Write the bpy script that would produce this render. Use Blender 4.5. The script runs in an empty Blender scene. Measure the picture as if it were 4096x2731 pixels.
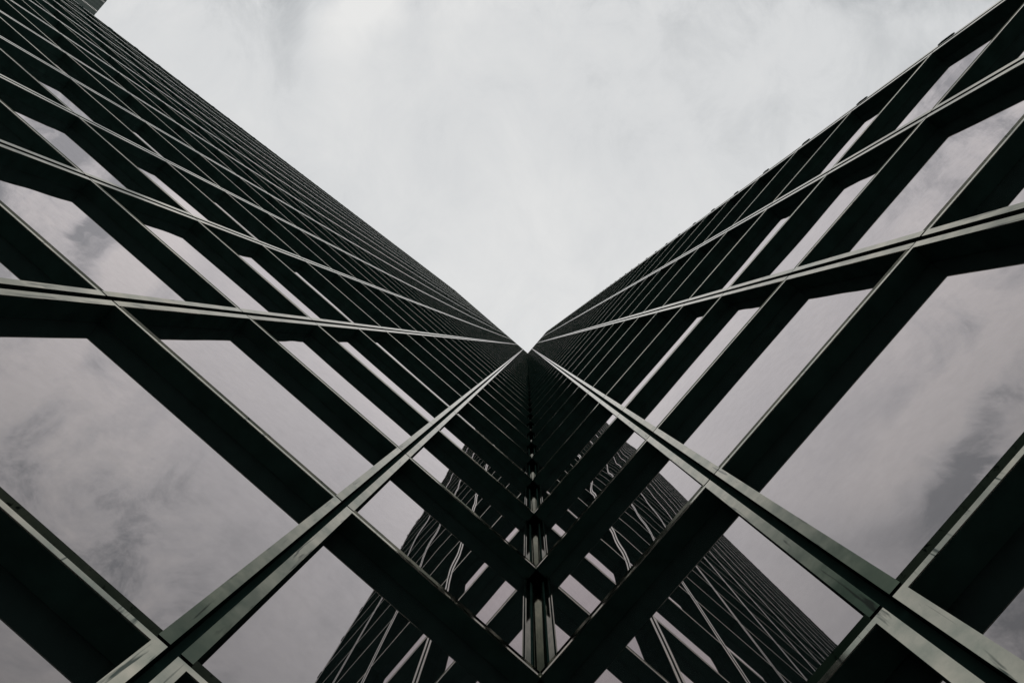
import bpy, bmesh, math, random
from mathutils import Vector, Matrix
random.seed(7)

# ---------------------------------------------------------------- camera
S = 2.368                     # metres per unit of the measured plan (distance camera - left facade)
EYE = 1.6                     # camera height over the plaza
DR = 0.9337*S                 # distance camera - right facade plane
DL = S
scene = bpy.context.scene
cam = bpy.data.cameras.new('camera')
cam.sensor_width = 36.0
cam.lens = 36.0*3186/4096
cam.clip_start = 0.05
cam.clip_end = 6000
camo = bpy.data.objects.new('camera', cam)
scene.collection.objects.link(camo)
RM = ((0.9998033775, -0.0040416641, 0.0194131715),
      (0.0039447602, 0.9999795820, 0.0050273609),
      (-0.0194330940, -0.0049497921, 0.9997989069))
right, down, fwd = (Vector(r) for r in RM)
camo.matrix_world = Matrix((
    (right.x, -down.x, -fwd.x, 0), (right.y, -down.y, -fwd.y, 0),
    (right.z, -down.z, -fwd.z, EYE), (0, 0, 0, 1)))
scene.camera = camo

# ---------------------------------------------------------------- sky, sun, exposure
SUN_EL, SUN_AZ = math.radians(38), math.radians(90)      # behind the inner corner, veiled by cloud
w = bpy.data.worlds.new('World'); scene.world = w; w.use_nodes = True
nt = w.node_tree; N = nt.nodes; L = nt.links; N.clear()
def nd(t, **k):
    n = N.new(t)
    for a, b in k.items(): setattr(n, a, b)
    return n
out = nd('ShaderNodeOutputWorld')
tc = nd('ShaderNodeTexCoord')
sep = nd('ShaderNodeSeparateXYZ'); L.new(tc.outputs['Generated'], sep.inputs[0])
zc = nd('ShaderNodeMath', operation='MAXIMUM'); L.new(sep.outputs[2], zc.inputs[0]); zc.inputs[1].default_value = 0.08
dx = nd('ShaderNodeMath', operation='DIVIDE'); L.new(sep.outputs[0], dx.inputs[0]); L.new(zc.outputs[0], dx.inputs[1])
dy = nd('ShaderNodeMath', operation='DIVIDE'); L.new(sep.outputs[1], dy.inputs[0]); L.new(zc.outputs[0], dy.inputs[1])
pl = nd('ShaderNodeCombineXYZ'); L.new(dx.outputs[0], pl.inputs[0]); L.new(dy.outputs[0], pl.inputs[1])
def noise(scale, detail, rough, dist, rot, stretch, loc):
    m = nd('ShaderNodeMapping'); L.new(pl.outputs[0], m.inputs[0])
    m.inputs['Rotation'].default_value = (0, 0, math.radians(rot)); m.inputs['Scale'].default_value = (1, stretch, 1)
    m.inputs['Location'].default_value = loc
    n = nd('ShaderNodeTexNoise'); L.new(m.outputs[0], n.inputs['Vector'])
    n.inputs['Scale'].default_value = scale; n.inputs['Detail'].default_value = detail
    n.inputs['Roughness'].default_value = rough; n.inputs['Distortion'].default_value = dist
    return n
n0 = noise(3.2, 3, .5, .0, 0, 1, (1.7, 2.2, 0))
wp = nd('ShaderNodeVectorMath', operation='SUBTRACT'); L.new(n0.outputs['Color'], wp.inputs[0]); wp.inputs[1].default_value = (.5, .5, .5)
ws = nd('ShaderNodeVectorMath', operation='MULTIPLY_ADD'); L.new(wp.outputs[0], ws.inputs[0]); ws.inputs[1].default_value = (.20, .20, 0); L.new(pl.outputs[0], ws.inputs[2])
n1 = noise(2.0, 5, .55, .35, -25, .75, (3.1, 1.3, 0))
n2 = noise(10.5, 9, .66, .5, -25, .8, (7.7, 4.1, 0))
def madd(a, k, c):
    n = nd('ShaderNodeMath', operation='MULTIPLY_ADD'); L.new(a, n.inputs[0]); n.inputs[1].default_value = k
    if hasattr(c, 'node'): L.new(c, n.inputs[2])
    else: n.inputs[2].default_value = c
    return n.outputs[0]
dev = madd(n1.outputs[0], .62, madd(n2.outputs[0], .62, -.60))
# the cloud sheet is thicker and more broken away from overhead
mrp = nd('ShaderNodeMapRange'); ly = nd('ShaderNodeMath', operation='MULTIPLY'); L.new(dy.outputs[0], ly.inputs[0]); ly.inputs[1].default_value = 1.0
L.new(ly.outputs[0], mrp.inputs[0])
mrp.inputs['From Min'].default_value = -.40; mrp.inputs['From Max'].default_value = -.54
mrp.inputs['To Min'].default_value = .42; mrp.inputs['To Max'].default_value = 2.3
dm = nd('ShaderNodeMath', operation='MULTIPLY'); L.new(dev, dm.inputs[0]); L.new(mrp.outputs[0], dm.inputs[1])
val = madd(dm.outputs[0], 1.0, .5)
# larger cloud masses of this particular sky: centre, half sizes, turn, lift or drop
for cx, cy, sx, sy, rot, amp in ((-.205, -.40, .085, .34, 20, .07), (-.31, -.36, .085, .19, 14, -.04), (-.40, -.52, .12, .09, 0, -.08),
                                 (-.125, -.515, .24, .060, -51, .30), (-.195, -.53, .22, .07, -51, -.27), (.02, -.04, .30, .22, 0, .07), (.16, -.34, .26, .22, 0, -.02),
                                 (.09, -.56, .10, .12, -30, -.10), (-.04, -.60, .09, .14, 20, .08)):
    mg = nd('ShaderNodeMapping', vector_type='TEXTURE'); L.new(ws.outputs[0], mg.inputs[0])
    mg.inputs['Location'].default_value = (cx, cy, 0); mg.inputs['Rotation'].default_value = (0, 0, math.radians(rot))
    mg.inputs['Scale'].default_value = (sx, sy, 1)
    gt = nd('ShaderNodeTexGradient', gradient_type='SPHERICAL'); L.new(mg.outputs[0], gt.inputs[0])
    sm = nd('ShaderNodeMapRange', interpolation_type='SMOOTHSTEP'); L.new(gt.outputs[1], sm.inputs[0])
    val = madd(sm.outputs[0], amp, val)
ramp = nd('ShaderNodeValToRGB'); L.new(val, ramp.inputs[0])
e = ramp.color_ramp.elements
e[0].position = .30; e[0].color = (.42, .44, .455, 1)
e[1].position = .70; e[1].color = (.86, .858, .845, 1)
m_ = e.new(.5); m_.color = (.72, .73, .735, 1)
bgc = nd('ShaderNodeBackground'); L.new(ramp.outputs[0], bgc.inputs[0]); bgc.inputs[1].default_value = 1.0
sky = nd('ShaderNodeTexSky', sky_type='NISHITA'); sky.sun_disc = False
sky.sun_elevation = SUN_EL; sky.sun_rotation = math.radians(0)
bgs = nd('ShaderNodeBackground'); L.new(sky.outputs[0], bgs.inputs[0]); bgs.inputs[1].default_value = 0.08
ms = nd('ShaderNodeMixShader'); ms.inputs[0].default_value = .93          # almost closed cloud cover
L.new(bgs.outputs[0], ms.inputs[1]); L.new(bgc.outputs[0], ms.inputs[2]); L.new(ms.outputs[0], out.inputs[0])

sl = bpy.data.lights.new('sun', 'SUN'); sl.energy = .6; sl.angle = math.radians(12); sl.color = (1, .97, .93)
so = bpy.data.objects.new('sun', sl); scene.collection.objects.link(so)
sd = Vector((math.cos(SUN_EL)*math.cos(SUN_AZ), math.cos(SUN_EL)*math.sin(SUN_AZ), math.sin(SUN_EL)))
so.rotation_euler = sd.to_track_quat('Z', 'Y').to_euler(); so.location = (0, 0, 50)

vs = scene.view_settings
vs.view_transform = 'Standard'; vs.look = 'None'; vs.exposure = 0; vs.gamma = 1
try:
    scene.cycles.max_bounces = 10; scene.cycles.glossy_bounces = 8; scene.cycles.diffuse_bounces = 3
except Exception: pass

# ---------------------------------------------------------------- materials
def material(name):
    m = bpy.data.materials.new(name); m.use_nodes = True
    m.node_tree.nodes.clear(); return m, m.node_tree.nodes, m.node_tree.links

def metal_material():
    m, n, l = material('weathered_bronze')
    o = n.new('ShaderNodeOutputMaterial'); b = n.new('ShaderNodeBsdfPrincipled'); l.new(b.outputs[0], o.inputs[0])
    tc = n.new('ShaderNodeTexCoord'); uv = n.new('ShaderNodeUVMap'); uv.uv_map = 'UVMap'
    geo = n.new('ShaderNodeNewGeometry')
    # cloudy patina + thin drips running down the metal
    a = n.new('ShaderNodeTexNoise'); l.new(geo.outputs['Position'], a.inputs['Vector'])
    a.inputs['Scale'].default_value = 3.0; a.inputs['Detail'].default_value = 6; a.inputs['Roughness'].default_value = .6
    mp = n.new('ShaderNodeMapping'); mp.inputs['Scale'].default_value = (26, 26, 1.6); l.new(geo.outputs['Position'], mp.inputs[0])
    d = n.new('ShaderNodeTexNoise'); l.new(mp.outputs[0], d.inputs['Vector'])
    d.inputs['Scale'].default_value = 1.0; d.inputs['Detail'].default_value = 4; d.inputs['Distortion'].default_value = .8
    dr = n.new('ShaderNodeValToRGB'); l.new(d.outputs[0], dr.inputs[0])
    dr.color_ramp.elements[0].position = .30; dr.color_ramp.elements[0].color = (0, 0, 0, 1)
    dr.color_ramp.elements[1].position = .40; dr.color_ramp.elements[1].color = (1, 1, 1, 1)
    cr = n.new('ShaderNodeValToRGB'); l.new(a.outputs[0], cr.inputs[0])
    cr.color_ramp.elements[0].position = .32; cr.color_ramp.elements[0].color = (.21, .235, .20, 1)
    cr.color_ramp.elements[1].position = .68; cr.color_ramp.elements[1].color = (.44, .415, .35, 1)
    mixc = n.new('ShaderNodeMixRGB'); l.new(dr.outputs[0], mixc.inputs[0])
    mixc.inputs[1].default_value = (.05, .065, .057, 1); l.new(cr.outputs[0], mixc.inputs[2])
    # dim reflection at each frame's foot painted into its colour, with a ragged upper limit
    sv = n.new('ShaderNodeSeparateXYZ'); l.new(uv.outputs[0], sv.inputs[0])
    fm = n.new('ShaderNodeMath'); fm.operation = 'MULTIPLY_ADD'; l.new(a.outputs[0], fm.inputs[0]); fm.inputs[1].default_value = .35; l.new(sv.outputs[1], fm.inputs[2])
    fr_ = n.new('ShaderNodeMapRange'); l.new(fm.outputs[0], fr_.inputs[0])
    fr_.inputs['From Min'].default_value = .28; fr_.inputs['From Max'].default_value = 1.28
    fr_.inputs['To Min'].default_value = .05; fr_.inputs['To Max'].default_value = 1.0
    fx = n.new('ShaderNodeMixRGB'); fx.blend_type = 'MULTIPLY'; l.new(sv.outputs[0], fx.inputs[0])          # u = how much of that painted dimness this frame takes
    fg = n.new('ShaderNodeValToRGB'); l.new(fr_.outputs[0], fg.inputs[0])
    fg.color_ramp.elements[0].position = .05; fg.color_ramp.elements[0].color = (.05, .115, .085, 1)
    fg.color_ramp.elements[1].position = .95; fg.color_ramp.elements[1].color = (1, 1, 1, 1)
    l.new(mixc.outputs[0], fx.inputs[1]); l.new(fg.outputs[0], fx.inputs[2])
    l.new(fx.outputs[0], b.inputs['Base Color'])
    rr = n.new('ShaderNodeMapRange'); l.new(a.outputs[0], rr.inputs[0])
    rr.inputs['To Min'].default_value = .11; rr.inputs['To Max'].default_value = .06
    l.new(rr.outputs[0], b.inputs['Roughness'])
    b.inputs['Metallic'].default_value = 1.0
    b.inputs['Specular Tint'].default_value = (1, .975, .94, 1)
    # every cast frame is slightly bowed: its foot leans down, its head leans up
    su = n.new('ShaderNodeSeparateXYZ'); l.new(uv.outputs[0], su.inputs[0])
    mr = n.new('ShaderNodeMapRange'); l.new(su.outputs[1], mr.inputs[0])
    mr.inputs['To Min'].default_value = -.12; mr.inputs['To Max'].default_value = .015
    cz = n.new('ShaderNodeCombineXYZ'); bw = n.new('ShaderNodeMath'); bw.operation = 'MULTIPLY'; l.new(mr.outputs[0], bw.inputs[0]); l.new(su.outputs[0], bw.inputs[1]); l.new(bw.outputs[0], cz.inputs[2])
    ad = n.new('ShaderNodeVectorMath'); ad.operation = 'ADD'; l.new(geo.outputs['Normal'], ad.inputs[0]); l.new(cz.outputs[0], ad.inputs[1])
    nm = n.new('ShaderNodeVectorMath'); nm.operation = 'NORMALIZE'; l.new(ad.outputs[0], nm.inputs[0])
    l.new(nm.outputs[0], b.inputs['Normal'])
    return m

def flat_material(name, col, rough, spec):
    m, n, l = material(name)
    o = n.new('ShaderNodeOutputMaterial'); b = n.new('ShaderNodeBsdfPrincipled'); l.new(b.outputs[0], o.inputs[0])
    geo = n.new('ShaderNodeNewGeometry'); a = n.new('ShaderNodeTexNoise'); l.new(geo.outputs['Position'], a.inputs['Vector'])
    a.inputs['Scale'].default_value = 4; a.inputs['Detail'].default_value = 5
    r = n.new('ShaderNodeValToRGB'); l.new(a.outputs[0], r.inputs[0])
    r.color_ramp.elements[0].position = .3; r.color_ramp.elements[0].color = tuple(c*.75 for c in col)+(1,)
    r.color_ramp.elements[1].position = .7; r.color_ramp.elements[1].color = tuple(c*1.2 for c in col)+(1,)
    l.new(r.outputs[0], b.inputs['Base Color'])
    b.inputs['Roughness'].default_value = rough; b.inputs['Specular IOR Level'].default_value = spec
    return m

def glass_material():
    m, n, l = material('coated_glass')
    o = n.new('ShaderNodeOutputMaterial')
    geo = n.new('ShaderNodeNewGeometry')
    uv = n.new('ShaderNodeUVMap'); uv.uv_map = 'UVMap'
    # roller waves: soft horizontal undulation of toughened panes
    mp = n.new('ShaderNodeMapping'); mp.inputs['Scale'].default_value = (.35, .35, .75); l.new(geo.outputs['Position'], mp.inputs[0])
    a = n.new('ShaderNodeTexNoise'); l.new(mp.outputs[0], a.inputs['Vector'])
    a.inputs['Scale'].default_value = 1.0; a.inputs['Detail'].default_value = .4
    su = n.new('ShaderNodeSeparateXYZ'); l.new(uv.outputs[0], su.inputs[0])
    bp = n.new('ShaderNodeBump'); bp.inputs['Distance'].default_value = .03
    l.new(su.outputs[0], bp.inputs['Strength'])            # u = how wavy this one pane is
    l.new(a.outputs[0], bp.inputs['Height'])
    g = n.new('ShaderNodeBsdfGlossy'); g.inputs['Roughness'].default_value = 0.0
    g.inputs['Color'].default_value = (1, .932, .945, 1)
    l.new(bp.outputs[0], g.inputs['Normal'])
    d = n.new('ShaderNodeBsdfDiffuse'); d.inputs['Color'].default_value = (.012, .019, .018, 1)
    # coated double glazing: weak mirror head-on, strong at a grazing angle
    lw = n.new('ShaderNodeLayerWeight'); lw.inputs['Blend'].default_value = .5
    pw = n.new('ShaderNodeMath'); pw.operation = 'POWER'; l.new(lw.outputs['Facing'], pw.inputs[0]); pw.inputs[1].default_value = 1.7
    dv = n.new('ShaderNodeMath'); dv.operation = 'MULTIPLY_ADD'; l.new(pw.outputs[0], dv.inputs[0]); dv.inputs[1].default_value = .945; dv.inputs[2].default_value = .045
    # thin film of dirt with a few dark runs
    st = n.new('ShaderNodeTexNoise'); l.new(geo.outputs['Position'], st.inputs['Vector'])
    st.inputs['Scale'].default_value = 7; st.inputs['Detail'].default_value = 7; st.inputs['Roughness'].default_value = .65
    sr = n.new('ShaderNodeMapRange'); l.new(st.outputs[0], sr.inputs[0])
    sr.inputs['From Min'].default_value = .3; sr.inputs['From Max'].default_value = .7
    sr.inputs['To Min'].default_value = .93; sr.inputs['To Max'].default_value = 1.0
    mu = n.new('ShaderNodeMath'); mu.operation = 'MULTIPLY'; l.new(dv.outputs[0], mu.inputs[0]); l.new(sr.outputs[0], mu.inputs[1])
    mx = n.new('ShaderNodeMixShader'); l.new(mu.outputs[0], mx.inputs[0]); l.new(d.outputs[0], mx.inputs[1]); l.new(g.outputs[0], mx.inputs[2])
    l.new(mx.outputs[0], o.inputs[0])
    return m

METAL = metal_material()
BLACK = flat_material('black_anodised', (.019, .040, .034), 1.0, .0)
GLASS = glass_material()
WALLM = flat_material('dark_backing', (.012, .019, .018), .9, .1)
PAVE = flat_material('granite_paving', (.45, .445, .43), .8, .3)

# ---------------------------------------------------------------- mesh helpers
class MB:
    """collects faces with a material slot and a uv"""
    def __init__(s): s.v = []; s.f = []; s.m = []; s.uv = []
    def box(s, T, a, b, mat=0, uvf=None):
        k = len(s.v)
        P = [(x, y, z) for z in (a[2], b[2]) for y in (a[1], b[1]) for x in (a[0], b[0])]
        s.v += [T(*p) for p in P]
        for q in ((0,2,3,1),(4,5,7,6),(0,1,5,4),(2,6,7,3),(0,4,6,2),(1,3,7,5)):
            s.f.append(tuple(k+i for i in q)); s.m.append(mat)
            s.uv.append([uvf(*P[i]) if uvf else (0.0, 0.5) for i in q])
    def wedge(s, T, u0, u1, v0, v1, da, db, mat=0, uvf=None):
        """sill rail: full depth at its top edge, running back to nothing at its foot"""
        k = len(s.v)
        P = [(u, v, d) for u in (u0, u1) for (v, d) in ((v0, db), (v1, da), (v1, db))]
        s.v += [T(*p) for p in P]
        for q in ((0,1,2),(3,5,4),(0,3,4,1),(1,4,5,2),(2,5,3,0)):
            s.f.append(tuple(k+i for i in q)); s.m.append(mat)
            s.uv.append([uvf(*P[i]) if uvf else (0.0, 0.5) for i in q])
    def ring(s, T, o, i, d0, d1, mat=0, uvf=None):
        """rectangular ring prism; o, i = (u0, v0, u1, v1) outer and inner; from depth d0 to d1"""
        k = len(s.v)
        def rect(r): return [(r[0], r[1]), (r[2], r[1]), (r[2], r[3]), (r[0], r[3])]
        P = [(u, v, d) for (r, d) in ((o, d0), (i, d0), (i, d1), (o, d1)) for (u, v) in rect(r)]
        s.v += [T(*p) for p in P]
        for loop in range(4):
            nx = (loop+1) % 4
            for c in range(4):
                c2 = (c+1) % 4
                q = (loop*4+c, loop*4+c2, nx*4+c2, nx*4+c)
                s.f.append(tuple(k+j for j in q)); s.m.append(mat)
                s.uv.append([uvf(*P[j]) if uvf else (0.0, 0.5) for j in q])
    def build(s, name, mats, parent=None, origin=None):
        me = bpy.data.meshes.new(name)
        o = Vector(origin) if origin else Vector((0, 0, 0))
        me.from_pydata([tuple(Vector(v)-o) for v in s.v], [], s.f)
        for m in mats: me.materials.append(m)
        for p, mi in zip(me.polygons, s.m): p.material_index = mi
        ul = me.uv_layers.new(name='UVMap')
        for p, uvs in zip(me.polygons, s.uv):
            for li, uv in zip(p.loop_indices, uvs): ul.data[li].uv = uv
        bm = bmesh.new(); bm.from_mesh(me)
        bmesh.ops.recalc_face_normals(bm, faces=bm.faces); bm.to_mesh(me); bm.free()
        ob = bpy.data.objects.new(name, me); scene.collection.objects.link(ob)
        ob.location = o
        if parent: ob.parent = parent
        return ob

def thing(name, loc, label, cat, group=None):
    o = bpy.data.objects.new(name, None); scene.collection.objects.link(o); o.location = loc
    o['label'] = label; o['category'] = cat
    if group: o['group'] = group
    return o
def adopt(child, parent):
    """parent without moving: both only carry a location"""
    child.parent = parent; child.location = child.location - parent.location

# ---------------------------------------------------------------- the setting
g = MB(); g.box(lambda x, y, z: (x, y, z), (-3000, -3000, -.5), (3000, 3000, 0)); gr = g.build('plaza', [PAVE]); gr['kind'] = 'structure'

# ---------------------------------------------------------------- the tower: two facades meeting in an inner corner
nL = Vector((-.65077422, .75927133, 0)); uL = Vector((-.75927133, -.65077422, 0))
nR = -uL; uR = -nL
H1, HS = 1.71533*S, 1.604773*S
NF = 86                                        # floor joints 0 .. 86 above the plinth
zj = lambda k: EYE + H1 + (k-1)*HS
ROOF = zj(NF)
SB, WL_, SC, WR_ = .147214*S, 1.31439*S, .0884646*S, 1.298068*S
DEPTH, GAP = .0910*S, .0155*S                 # depth of the glass behind the frame face; half joint
GAPV = .0070*S
STRIP, RAIL = .0345*S, .0215*S
HEAD = .0290*S
def TL(u, v, d): p = nL*(DL+d) + uL*u; return (p.x, p.y, v)
def TR(u, v, d): p = nR*(DR+d) + uR*u; return (p.x, p.y, v)
cornerL, cornerR = -DR, -DL                    # position of the inner corner along each facade
CJ = 0.0                                    # corner joint
joL = [cornerL+CJ] + [SB+i*WL_ for i in range(13)]
joR = [cornerR+CJ] + [SC+i*WR_ for i in range(4)]
top_thing = thing('office_tower', (0, 0, 0),
    'near black glass tower, two facades meeting in an inner corner, crossed by pale metal lines', 'building')

def window_boxes(fr, rv, pn, T, joints, i, k, mats, first_corner):
    z0, z1 = zj(k), zj(k+1)
    u0, u1 = joints[i], joints[i+1]
    corner_bay = (i == 0)
    j = .0015*random.uniform(-1, 1) if k < 6 else 0.0             # frames are never perfectly in line
    gl = .0 if corner_bay else GAP
    o = (first_corner if corner_bay else u0+GAP, z0+GAPV, u1-GAP, z1-GAPV)
    inn = (o[0]+STRIP, z0+GAPV+RAIL, u1-GAP-STRIP, z1-GAPV-RAIL*.95)
    foot_dim = random.uniform(.8, 1.0) if k == 1 else (random.uniform(.1, .35) if k < 4 else 0.0)  # painted dimness: strong on one low row, faint nearby, none above
    uvf = lambda u, v, d: (foot_dim, (v-z0)/(z1-z0))
    # cast frame: flat head rail and side strips, sill rail bevelled so that it faces down and out
    left = o[0]+j*.2 if corner_bay else inn[0]
    fr.box(T, (left, inn[3], j), (inn[2], o[3], .008), mats[0], uvf)
    fr.box(T, (inn[2], o[1], j), (o[2], o[3], .008), mats[0], uvf)
    if not corner_bay: fr.box(T, (o[0], o[1], j), (inn[0], o[3], .008), mats[0], uvf)
    fr.wedge(T, left, inn[2], o[1], inn[1], j, .045, mats[0], uvf)
    # the reveal: black lining from the frame back to the glass; the corner bays are open towards the corner
    r0 = first_corner - DEPTH + .004 if corner_bay else inn[0]
    rin = (r0, z0+GAPV+RAIL, inn[2], z1-HEAD)
    ro0 = r0 if corner_bay else o[0]+.002
    rv.box(T, (ro0, o[1]+.002, .046), (o[2]-.002, rin[1], DEPTH+.05), mats[1])
    rv.box(T, (ro0, rin[3], .009), (o[2]-.002, o[3]-.002, DEPTH+.05), mats[1])
    rv.box(T, (rin[2], rin[1]+.0005, .009), (o[2]-.002, rin[3]-.0005, DEPTH+.05), mats[1])
    if not corner_bay: rv.box(T, (ro0, rin[1]+.0005, .009), (rin[0], rin[3]-.0005, DEPTH+.05), mats[1])
    wav = (.05 if k < 2 else random.choice((.2, .3, .42, .55))) * random.uniform(.7, 1.3)
    uvg = lambda u, v, d: (wav, (v-z0)/(z1-z0))
    pn.box(T, (rin[0]-(.0 if corner_bay else -.001), rin[1]+.001, DEPTH), (rin[2]-.001, rin[3]-.001, DEPTH+.03), mats[2], uvg)

# size of every window in the picture decides which hundred become objects of their own
def shown(T, joints, i, k):
    xs = []; ys = []
    for u in (joints[i], joints[i+1]):
        for z in (zj(k), zj(k+1)):
            p = Vector(T(u, z, 0)) - Vector((0, 0, EYE))
            if p.dot(fwd) <= .2: return 0
            xs.append(min(max(p.dot(right)/p.dot(fwd)*3186, -2048), 2048)); ys.append(min(max(p.dot(down)/p.dot(fwd)*3186, -1366), 1366))
    pts = [(xs[0], ys[0]), (xs[2], ys[2]), (xs[3], ys[3]), (xs[1], ys[1])]
    return abs(sum(pts[a][0]*pts[(a+1) % 4][1]-pts[(a+1) % 4][0]*pts[a][1] for a in range(4)))/2
allw = [(shown(T, J, i, k), w_, T, J, i, k, c) for w_, T, J, c in ((0, TL, joL, cornerL), (1, TR, joR, cornerR))
        for i in range(len(J)-1) for k in range(NF)]
allw.sort(key=lambda a: -a[0])
for n_, (a_, w_, T, J, i, k, c) in enumerate(allw[:100]):
    fr, rv, pn = MB(), MB(), MB()
    window_boxes(fr, rv, pn, T, J, i, k, (0, 0, 0), c)
    org = T(J[i], zj(k), 0)
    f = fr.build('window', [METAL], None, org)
    r = rv.build('reveal', [BLACK], None, org); p = pn.build('pane', [GLASS], None, org)
    adopt(r, f); adopt(p, f); adopt(f, top_thing)
rest = MB()
for (a_, w_, T, J, i, k, c) in allw[100:]:
    window_boxes(rest, rest, rest, T, J, i, k, (0, 1, 2), c)
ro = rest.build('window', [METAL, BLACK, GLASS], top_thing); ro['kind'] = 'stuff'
ro['label'] = 'the small far windows of the upper floors and outer bays'

# what stands behind the joints
def strip_part(name, T, a, b, mats, label=None):
    m = MB(); m.box(T, a, b); o = m.build(name, mats, top_thing)
    if label: o['label'] = label
    return o
B0 = DEPTH+.055
ENDL, ENDR = joL[-1]+.05*S, joR[-1]+.05*S
for T, J in ((TL, joL), (TR, joR)):
    for q, u in enumerate(J):
        if q == 0: continue
        gw = GAP-.006
        strip_part('joint_channel', T, (u-gw, 0.02, .11), (u+gw, ROOF-.1, .17), [BLACK])
# corner post: set back at the glass, a folded L of metal with a groove and an outer flange on each side
PD = DEPTH-.035
def post(mb, k):
    z0, z1 = zj(k)+GAPV+RAIL+.002, zj(k+1)-HEAD-.002; uvf = lambda u, v, d: (.85, (v-zj(k))/HS*.75)  # post takes the same painted dimness, strongest at its foot
    for T, c in ((TL, cornerL-PD), (TR, cornerR-PD)):
        e = .002 if T is TL else 0
        mb.box(T, (c-e, z0, PD), (c+.038*S, z1, PD+.02), 0, uvf)
        mb.box(T, (c+.060*S, z0, PD), (c+.088*S, z1, PD+.02), 0, uvf)
        mb.box(T, (c+.0, z0+.001, PD+.0215), (c+.085*S, z1-.001, PD+.031), 1)
for k in range(0, 30):
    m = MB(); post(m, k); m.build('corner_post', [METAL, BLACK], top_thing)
m = MB()
for k in range(30, NF): post(m, k)
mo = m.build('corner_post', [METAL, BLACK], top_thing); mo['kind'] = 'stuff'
# outer corners: cover strip and a small faceted block at every joint
for T, J, dirn in ((TL, joL, 'l'), (TR, joR, 'r')):
    e0 = J[-1]+GAP
    m = MB(); m.box(T, (e0, .02, 0), (ENDR if dirn == 'r' else ENDL, ROOF, .10)); m.build('edge_cover', [METAL], top_thing)
    es = ENDR if dirn == 'r' else ENDL
    far = MB()
    def block(mb, k):
        z = zj(k); a, bq = es, es+.030*S
        base = len(mb.v)
        prof = [(a-.01, z+.02), (a-.01, z-.24*S*.9), (a+.02*S, z-.24*S*.9), (bq, z-.17*S), (bq, z-.04), (a+.012*S, z+.02)]
        for d in (-.012, .30):
            mb.v += [T(u, v, d) for u, v in prof]
        nn = len(prof)
        mb.f.append(tuple(base+t for t in range(nn))); mb.f.append(tuple(base+nn+t for t in reversed(range(nn))))
        for t in range(nn): mb.f.append((base+t, base+(t+1) % nn, base+nn+(t+1) % nn, base+nn+t))
        for _ in range(nn+2): mb.m.append(0)
        mb.uv += [[(0, .5)]*nn, [(0, .5)]*nn] + [[(0, .5)]*4]*nn
    for k in range(1, NF):
        if 1 < k < 32:
            b_ = MB(); block(b_, k); b_.build('corner_block', [BLACK], top_thing)
        else: block(far, k)
    fo = far.build('corner_block', [BLACK], top_thing); fo['kind'] = 'stuff'

# the solid body behind both facades, plinth, parapet and the plain side walls
body = MB()
body.box(TL, (cornerL-B0, .02, B0), (ENDL-.02, ROOF-.05, B0+24))
body.box(TR, (cornerR-B0-24.02, .02, B0+.003), (ENDR-.02, ROOF-.053, B0+24))
body.build('wall', [WALLM], top_thing)
pl_ = MB()
pl_.box(TL, (cornerL+.003, 0.01, .012), (ENDL, zj(0)-.01, B0-.01)); pl_.box(TR, (cornerR, .012, .012), (ENDR, zj(0)-.012, B0-.012))
pl_.build('plinth', [WALLM], top_thing)
pp = MB()
pp.box(TL, (cornerL+.003, ROOF+.005, -.02), (ENDL, ROOF+.55, .5)); pp.box(TR, (cornerR, ROOF+.005, -.02), (ENDR, ROOF+.553, .5))
pp.build('parapet', [BLACK], top_thing)
side = MB()
for k in range(NF):
    side.box(TL, (ENDL, zj(k)+.05, .5), (ENDL+.06, zj(k+1)-.05, 3.3)); side.box(TL, (ENDL, zj(k)+.05, 3.6), (ENDL+.06, zj(k+1)-.05, 6.4))
    side.box(TR, (ENDR, zj(k)+.05, .5), (ENDR+.06, zj(k+1)-.05, 3.3)); side.box(TR, (ENDR, zj(k)+.05, 3.6), (ENDR+.06, zj(k+1)-.05, 6.4))
side.build('side_cladding', [BLACK], top_thing)

# ---------------------------------------------------------------- far tower, top left
HT = 180.0
far = thing('distant_tower', (0, 0, 0), 'dark green tower with dotted white lines far behind the left facade, top left corner', 'building')
TT = lambda u, v, d: tuple(-nR*(.6907*HT+d) + uR*u + Vector((0, 0, v)))
FT = flat_material('green_cladding', (.026, .044, .036), .6, .5)
FW = flat_material('white_fins', (.75, .73, .70), .6, .3)
m = MB(); m.box(TT, (-34, 0.02, 0), (-.9, EYE+HT, 30)); m.build('wall', [FT], far)
m = MB()
for c in range(-10, 3):
    u = -.0365*HT + c*2.72
    if u > -1.1: continue
    for q in range(140):
        z = EYE+HT-.4-q*.47
        m.box(TT, (u-.15, z-.24, -.05), (u+.15, z, -.003))
o = m.build('facade_fins', [FW], far)
m = MB()
for c in range(-41, -1):
    u = c*.8 + .3
    m.box(TT, (u-.06, 1, -.12), (u+.06, EYE+HT-.1, -.002))
m.build('cladding_rib', [FT], far)['kind'] = 'stuff'
